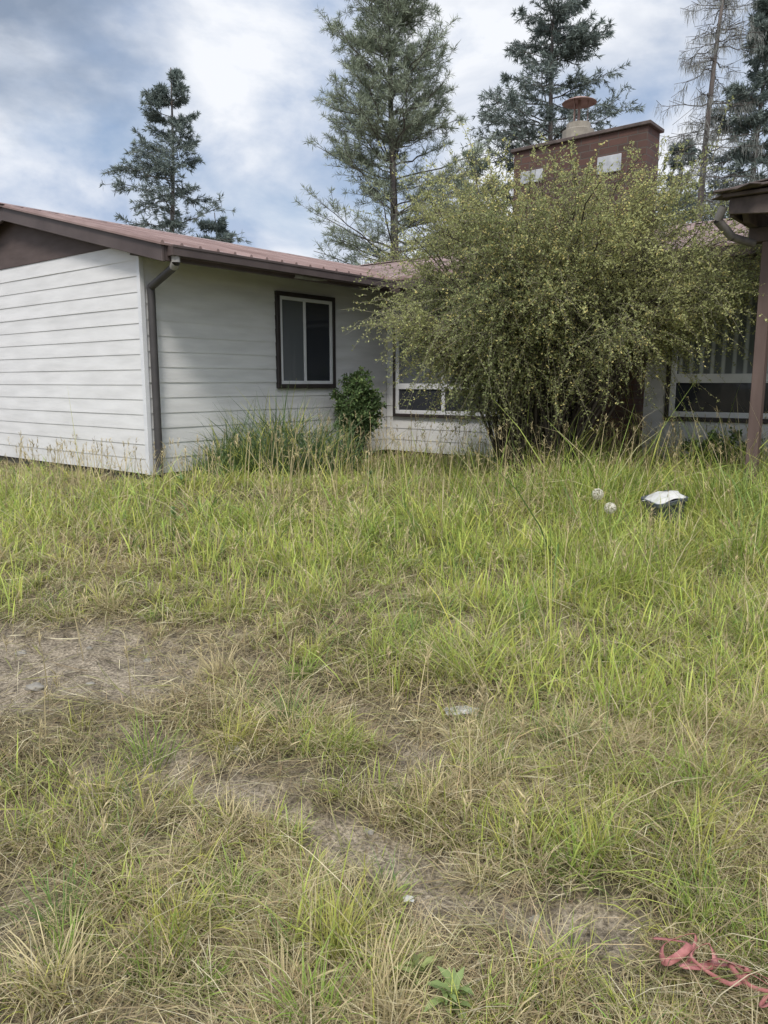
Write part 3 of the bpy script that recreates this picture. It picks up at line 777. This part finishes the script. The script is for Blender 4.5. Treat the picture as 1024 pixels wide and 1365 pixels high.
conifer("pine_tree","short conifer just showing over the roof",-6.0,29,7.3,1.0,2.4,60,'spruce',SPR,18,(.0,0),nl=.2,nw=.036,nsub=9,ntuft=6,nn=6)

# ------------------------------------------------------------ small things
bx,by,bz=on(TUBX,TUBY,-.05)
bk=link(bpy.data.objects.new("plastic_tub",None)); bk.location=(bx,by,bz); bk.rotation_euler=(.12,-.18,.3)
thing(bk,"dark plastic tub in the grass holding crumpled white plastic","tub")
def rrect(w,d,r,n=5):
    pts=[]
    for cx_,cy_,a0 in ((w-r,d-r,0),(-w+r,d-r,90),(-w+r,-d+r,180),(w-r,-d+r,270)):
        for i in range(n):
            a=math.radians(a0+90*i/(n-1)); pts.append((cx_+r*math.cos(a),cy_+r*math.sin(a)))
    return pts
def loft(levels,name,mat,parent,closebot=True):
    v=[];f=[];n=None
    for (w,d,r,z) in levels:
        pts=rrect(w*.88,d*.88,r*.88); n=len(pts); v+=[(p[0],p[1],z) for p in pts]
    for k in range(len(levels)-1):
        for i in range(n):
            j=(i+1)%n; f.append((k*n+i,k*n+j,(k+1)*n+j,(k+1)*n+i))
    if closebot: f.append(tuple(range(n)))
    return py_obj(name,v,f,mat,parent)
loft([(.12,.10,.03,0),(.148,.125,.035,.30)],"body",M_plastic,bk)
loft([(.149,.126,.035,.295),(.165,.142,.04,.298),(.165,.142,.04,.325),(.153,.13,.036,.327),(.143,.12,.034,.302),(.115,.095,.03,.03)],"rim",M_plastic,bk,False)
def crumple(name,label,cat,loc,sx,sy,h,seed,mat=M_white,parent=None,n=16,rough=.65,smooth=False):
    r=np.random.default_rng(seed); v=[];f=[]
    for j in range(n):
        for i in range(n):
            u=i/(n-1)*2-1; w=j/(n-1)*2-1; q=max(0,1-(u*u+w*w)*.55)
            v.append((u*sx*(1+.12*r.normal())*.5,w*sy*(1+.12*r.normal())*.5,h*q*(1-rough+rough*r.random())))
    for j in range(n-1):
        for i in range(n-1):
            k=j*n+i; f.append((k,k+1,k+n+1,k+n))
    o=py_obj(name,v,f,mat,parent,smooth); o.location=loc
    if cat: thing(o,label,cat)
    return o
pb=crumple("plastic_bag","crumpled white plastic bag on top of the dark tub","bag",(bx-.04,by-.05,bz+.30),.27,.21,.08,3,n=8,rough=.5,smooth=False)
pb.rotation_euler=(.12,-.22,.3)
m_=pb.modifiers.new("sub",'SUBSURF'); m_.levels=1; m_.render_levels=1
crumple("plastic_scrap","torn scrap of white plastic lying in the grass","litter",on(.36,3.32,.015),.16,.09,.03,4,M_scrap,n=9)
crumple("plastic_scrap","tiny white plastic scrap on the bare path","litter",on(.075,2.12,.03),.035,.025,.015,5,n=6)
for (x,y,z,lab) in ((1.46,5.2,.80,"fluffy pale dandelion seed head on a thin stalk"),(1.52,5.1,.72,"fluffy pale dandelion seed head on a thin stalk")):
    g0=float(gz(np.array(x),np.array(y)))
    d=link(bpy.data.objects.new("dandelion",None)); d.location=(x,y,g0); thing(d,lab,"flower",group="dandelion seed heads")
    hh=z-g0
    V,F=tubes(np.array([[[0,0,-.02],[.01,0,hh*.5],[0,0,hh]]]),np.full((1,3),.003),5)
    obj_np("stalk",V,F,M_grass,np.tile([.3,.3,.14],(len(V),1)),parent=d)
    n=420; dd=norm(rng.normal(0,1,(n,3))); w=norm(np.cross(dd,rng.normal(0,1,(n,3))))
    c=np.array([0,0,hh])+dd*.028
    V1,F1=rhomb(c,dd,w,np.full(n,.026),np.full(n,.0024))
    V2,F2=rhomb(np.array([0,0,hh])+dd*.040,w,np.cross(dd,w),np.full(n,.011),np.full(n,.005))
    V,F,C=merge([(V1,F1,(.6,.57,.46)),(V2,F2,(.8,.77,.66))])
    obj_np("seed_head",V,F,M_grass,C,parent=d)
def ribbon(path,wid,name,tw=4.2):
    P_=np.array(path,float); n=len(P_)*9; t=np.linspace(0,len(P_)-1,n)
    Q=[]
    for tt in t:
        i=min(int(tt),len(P_)-2); f=tt-i
        p0=P_[max(i-1,0)];p1=P_[i];p2=P_[i+1];p3=P_[min(i+2,len(P_)-1)]
        Q.append(.5*((2*p1)+(-p0+p2)*f+(2*p0-5*p1+4*p2-p3)*f*f+(-p0+3*p1-3*p2+p3)*f**3))
    Q=np.array(Q); T=norm(np.gradient(Q,axis=0)); ph=.9*np.sin(np.linspace(0,tw,n))
    s=norm(np.cross(T,[0,0,1])); nrm=np.cross(s,T)
    w=s*np.cos(ph)[:,None]+nrm*np.sin(ph)[:,None]
    wv=wid*(.75+.3*np.sin(np.linspace(0,tw*2.3,n)))[:,None]
    V=np.stack([Q-w*wv*.5,Q+w*wv*.5],1).reshape(-1,3); idx=np.arange(n*2).reshape(n,2)
    F=np.stack([idx[:-1,0],idx[:-1,1],idx[1:,1],idx[1:,0]],-1)
    o=obj_np(name,V,F,M_red); m=o.modifiers.new("thick",'SOLIDIFY'); m.thickness=.0015
    return o
rx,ry,rz_=on(.87,1.75,.035)
path=[]
sp_=np.random.default_rng(5)
for i in range(26):
    t=i/25; path.append((-.13+.30*t+.055*math.sin(i*1.9),.09-.21*t+.055*math.cos(i*1.5+.5),.012+.045*abs(math.sin(i*1.3))+.01*sp_.random()))
st=ribbon(path,.019,"webbing_strap",13)
st.location=(rx,ry,rz_); thing(st,"faded red webbing strap tangled in dry grass","strap")
def stone(x,y,s,seed):
    import bmesh
    me=bpy.data.meshes.new("stone"); bm=bmesh.new(); bmesh.ops.create_icosphere(bm,subdivisions=3,radius=1)
    for v in bm.verts:
        p=v.co; k=1+.25*math.sin(p.x*3+seed)*math.cos(p.y*2.3+seed*2)+.12*math.sin(p.z*7+p.x*5+seed)
        v.co=Vector((p.x*k*s,p.y*k*s*.75,p.z*k*s*.5))
    bm.to_mesh(me); bm.free(); me.materials.append(M_stone)
    for p in me.polygons: p.use_smooth=True
    o=link(bpy.data.objects.new("stone",me)); o.location=on(x,y,s*.1); thing(o,"small grey stone half buried in soil","stone",group="stones in the yard")
for x,y,s,k in ((-.62,3.0,.045,1),(-1.7,3.55,.04,2),(-1.25,3.9,.03,3),(-1.95,3.95,.03,4),(.3,2.2,.02,5),(.45,2.05,.018,6),(-.05,2.5,.02,7),(-1.45,3.6,.02,8),(-1.6,4.0,.018,9)):
    stone(x,y,s,k)
def weed(x,y,n,l,colr,label,hgt=.12,wf=.24):
    az=np.sort(rng.random(n)*6.28); V=[];F=[];C=[];o_=0
    for i in range(n):
        L=l*(.35+.75*rng.random()); w=L*wf; th=.15+.95*rng.random(); K=7
        ca,sa=math.cos(az[i]),math.sin(az[i]); p=np.array([rng.normal(0,.012),rng.normal(0,.012),hgt*rng.random()*.6]); pts=[]
        for k in range(K):
            t=k/(K-1); ww=w*math.sin(math.pi*min(1,t*.93+.06))**.8*.5*(1+.18*(-1)**k)
            c=p.copy(); pts.append((c+np.array([-sa,ca,.35])*ww, c+np.array([0,0,-.12*ww]), c+np.array([sa,-ca,.35])*ww))
            a=th+.9*t; p=p+np.array([ca*math.sin(a),sa*math.sin(a),math.cos(a)])*L/K
        V+= [q for tr in pts for q in tr]
        for k in range(K-1):
            b_=o_+k*3; F+=[(b_,b_+1,b_+4,b_+3),(b_+1,b_+2,b_+5,b_+4)]
        C+= [np.array(colr)*(1+rng.normal(0,.2))]*(K*3); o_+=K*3
    ob=obj_np("leafy_weed",np.array(V),np.array(F),M_grass,np.array(C)); ob.location=on(x,y,0)
    thing(ob,label,"weed",group="leafy weeds in the grass")
weed(.17,1.70,34,.10,(.24,.31,.12),"green leafy weed in dry grass",.10,.20)
weed(.09,1.80,26,.08,(.30,.35,.14),"yellowish green leafy weed in dry grass",.07,.20)
weed(-1.75,6.3,18,.15,(.22,.31,.13),"green leafy weed in tall grass",.2)
weed(2.75,5.9,22,.16,(.22,.31,.12),"green leafy weed near the tub",.3)
weed(-2.0,7.6,22,.14,(.19,.28,.12),"green leafy weed by the wall corner",.2)
weed(-.15,8.0,24,.16,(.17,.26,.10),"green leafy weed in tall grass by the house",.3)

# ------------------------------------------------------------ light, sky, camera
w=bpy.data.worlds.new("World"); scene.world=w; w.use_nodes=True
nt=w.node_tree; L=nt.links.new; bg=nt.nodes["Background"]
EL=math.radians(52); AZ=math.radians(188)
sky=nt.nodes.new("ShaderNodeTexSky"); sky.sky_type='NISHITA'; sky.sun_disc=False; sky.sun_elevation=EL; sky.sun_rotation=AZ
sky.dust_density=2.0
tc=nt.nodes.new("ShaderNodeTexCoord"); mp=nt.nodes.new("ShaderNodeMapping"); mp.inputs["Scale"].default_value=(1,1,1.7); mp.inputs["Location"].default_value=(.75,.2,.1)
def noise(sc,det,ro,di):
    n=nt.nodes.new("ShaderNodeTexNoise"); n.inputs["Scale"].default_value=sc; n.inputs["Detail"].default_value=det; n.inputs["Roughness"].default_value=ro; n.inputs["Distortion"].default_value=di
    L(mp.outputs[0],n.inputs["Vector"]); return n
def ramp(p0,c0,p1,c1):
    r=nt.nodes.new("ShaderNodeValToRGB"); e=r.color_ramp.elements; e[0].position=p0; e[0].color=(*c0,1); e[1].position=p1; e[1].color=(*c1,1); return r
L(tc.outputs["Generated"],mp.inputs[0])
n1=noise(2.4,9,.52,.3); r1=ramp(.37,(.28,)*3,.52,(1,)*3)
n2=noise(3.8,10,.56,.25); r2=ramp(.40,(3.4,4.15,5.5),.57,(6.9,7.1,7.5))
L(n1.outputs[0],r1.inputs[0]); L(n2.outputs[0],r2.inputs[0])
mx=nt.nodes.new("ShaderNodeMixRGB"); L(r1.outputs[0],mx.inputs[0]); L(sky.outputs[0],mx.inputs[1]); L(r2.outputs[0],mx.inputs[2])
dp=nt.nodes.new("ShaderNodeVectorMath"); dp.operation='DOT_PRODUCT'; dp.inputs[1].default_value=tuple(Vector((-.42,.86,.54)).normalized())
L(tc.outputs["Generated"],dp.inputs[0])
md=nt.nodes.new("ShaderNodeMapRange"); md.inputs[1].default_value=.966; md.inputs[2].default_value=.995; md.inputs[3].default_value=0; md.inputs[4].default_value=1
ad=nt.nodes.new("ShaderNodeMath"); ad.operation='MULTIPLY_ADD'; ad.inputs[1].default_value=.10
n3=noise(5,8,.55,.3); sb=nt.nodes.new("ShaderNodeMath"); sb.operation='SUBTRACT'; sb.inputs[1].default_value=.5
L(n3.outputs[0],sb.inputs[0]); L(sb.outputs[0],ad.inputs[0]); L(dp.outputs["Value"],ad.inputs[2]); L(ad.outputs[0],md.inputs[0])
mm=nt.nodes.new("ShaderNodeMath"); mm.operation='MULTIPLY'; mm.inputs[1].default_value=.88; L(md.outputs[0],mm.inputs[0])
mx2=nt.nodes.new("ShaderNodeMixRGB"); mx2.inputs[2].default_value=(1.8,2.3,3.15,1); L(mm.outputs[0],mx2.inputs[0]); L(mx.outputs[0],mx2.inputs[1])
sp=nt.nodes.new("ShaderNodeSeparateXYZ"); L(tc.outputs["Generated"],sp.inputs[0])
mr=nt.nodes.new("ShaderNodeMapRange"); mr.inputs[1].default_value=.55; mr.inputs[2].default_value=1; mr.inputs[3].default_value=1; mr.inputs[4].default_value=2.3
L(sp.outputs[2],mr.inputs[0])
vm=nt.nodes.new("ShaderNodeVectorMath"); vm.operation='SCALE'; L(mx2.outputs[0],vm.inputs[0]); L(mr.outputs[0],vm.inputs["Scale"])
L(vm.outputs[0],bg.inputs["Color"]); bg.inputs["Strength"].default_value=.135

sl=bpy.data.lights.new("sun",'SUN'); sl.energy=2.6; sl.angle=math.radians(14); sl.color=(1,.945,.86)
so=link(bpy.data.objects.new("sun",sl))
dirv=Vector((math.sin(AZ)*math.cos(EL),math.cos(AZ)*math.cos(EL),math.sin(EL)))
so.rotation_euler=dirv.to_track_quat('Z','Y').to_euler()

cam=bpy.data.cameras.new("camera"); co=link(bpy.data.objects.new("camera",cam))
co.location=(0,0,1.55); co.rotation_euler=(math.radians(90-9.53),0,0)
cam.sensor_fit='VERTICAL'; cam.sensor_height=36; cam.lens=27.03; cam.clip_end=2000; cam.clip_start=.05
scene.camera=co
scene.view_settings.view_transform='Standard'; scene.view_settings.look='None'; scene.view_settings.exposure=0
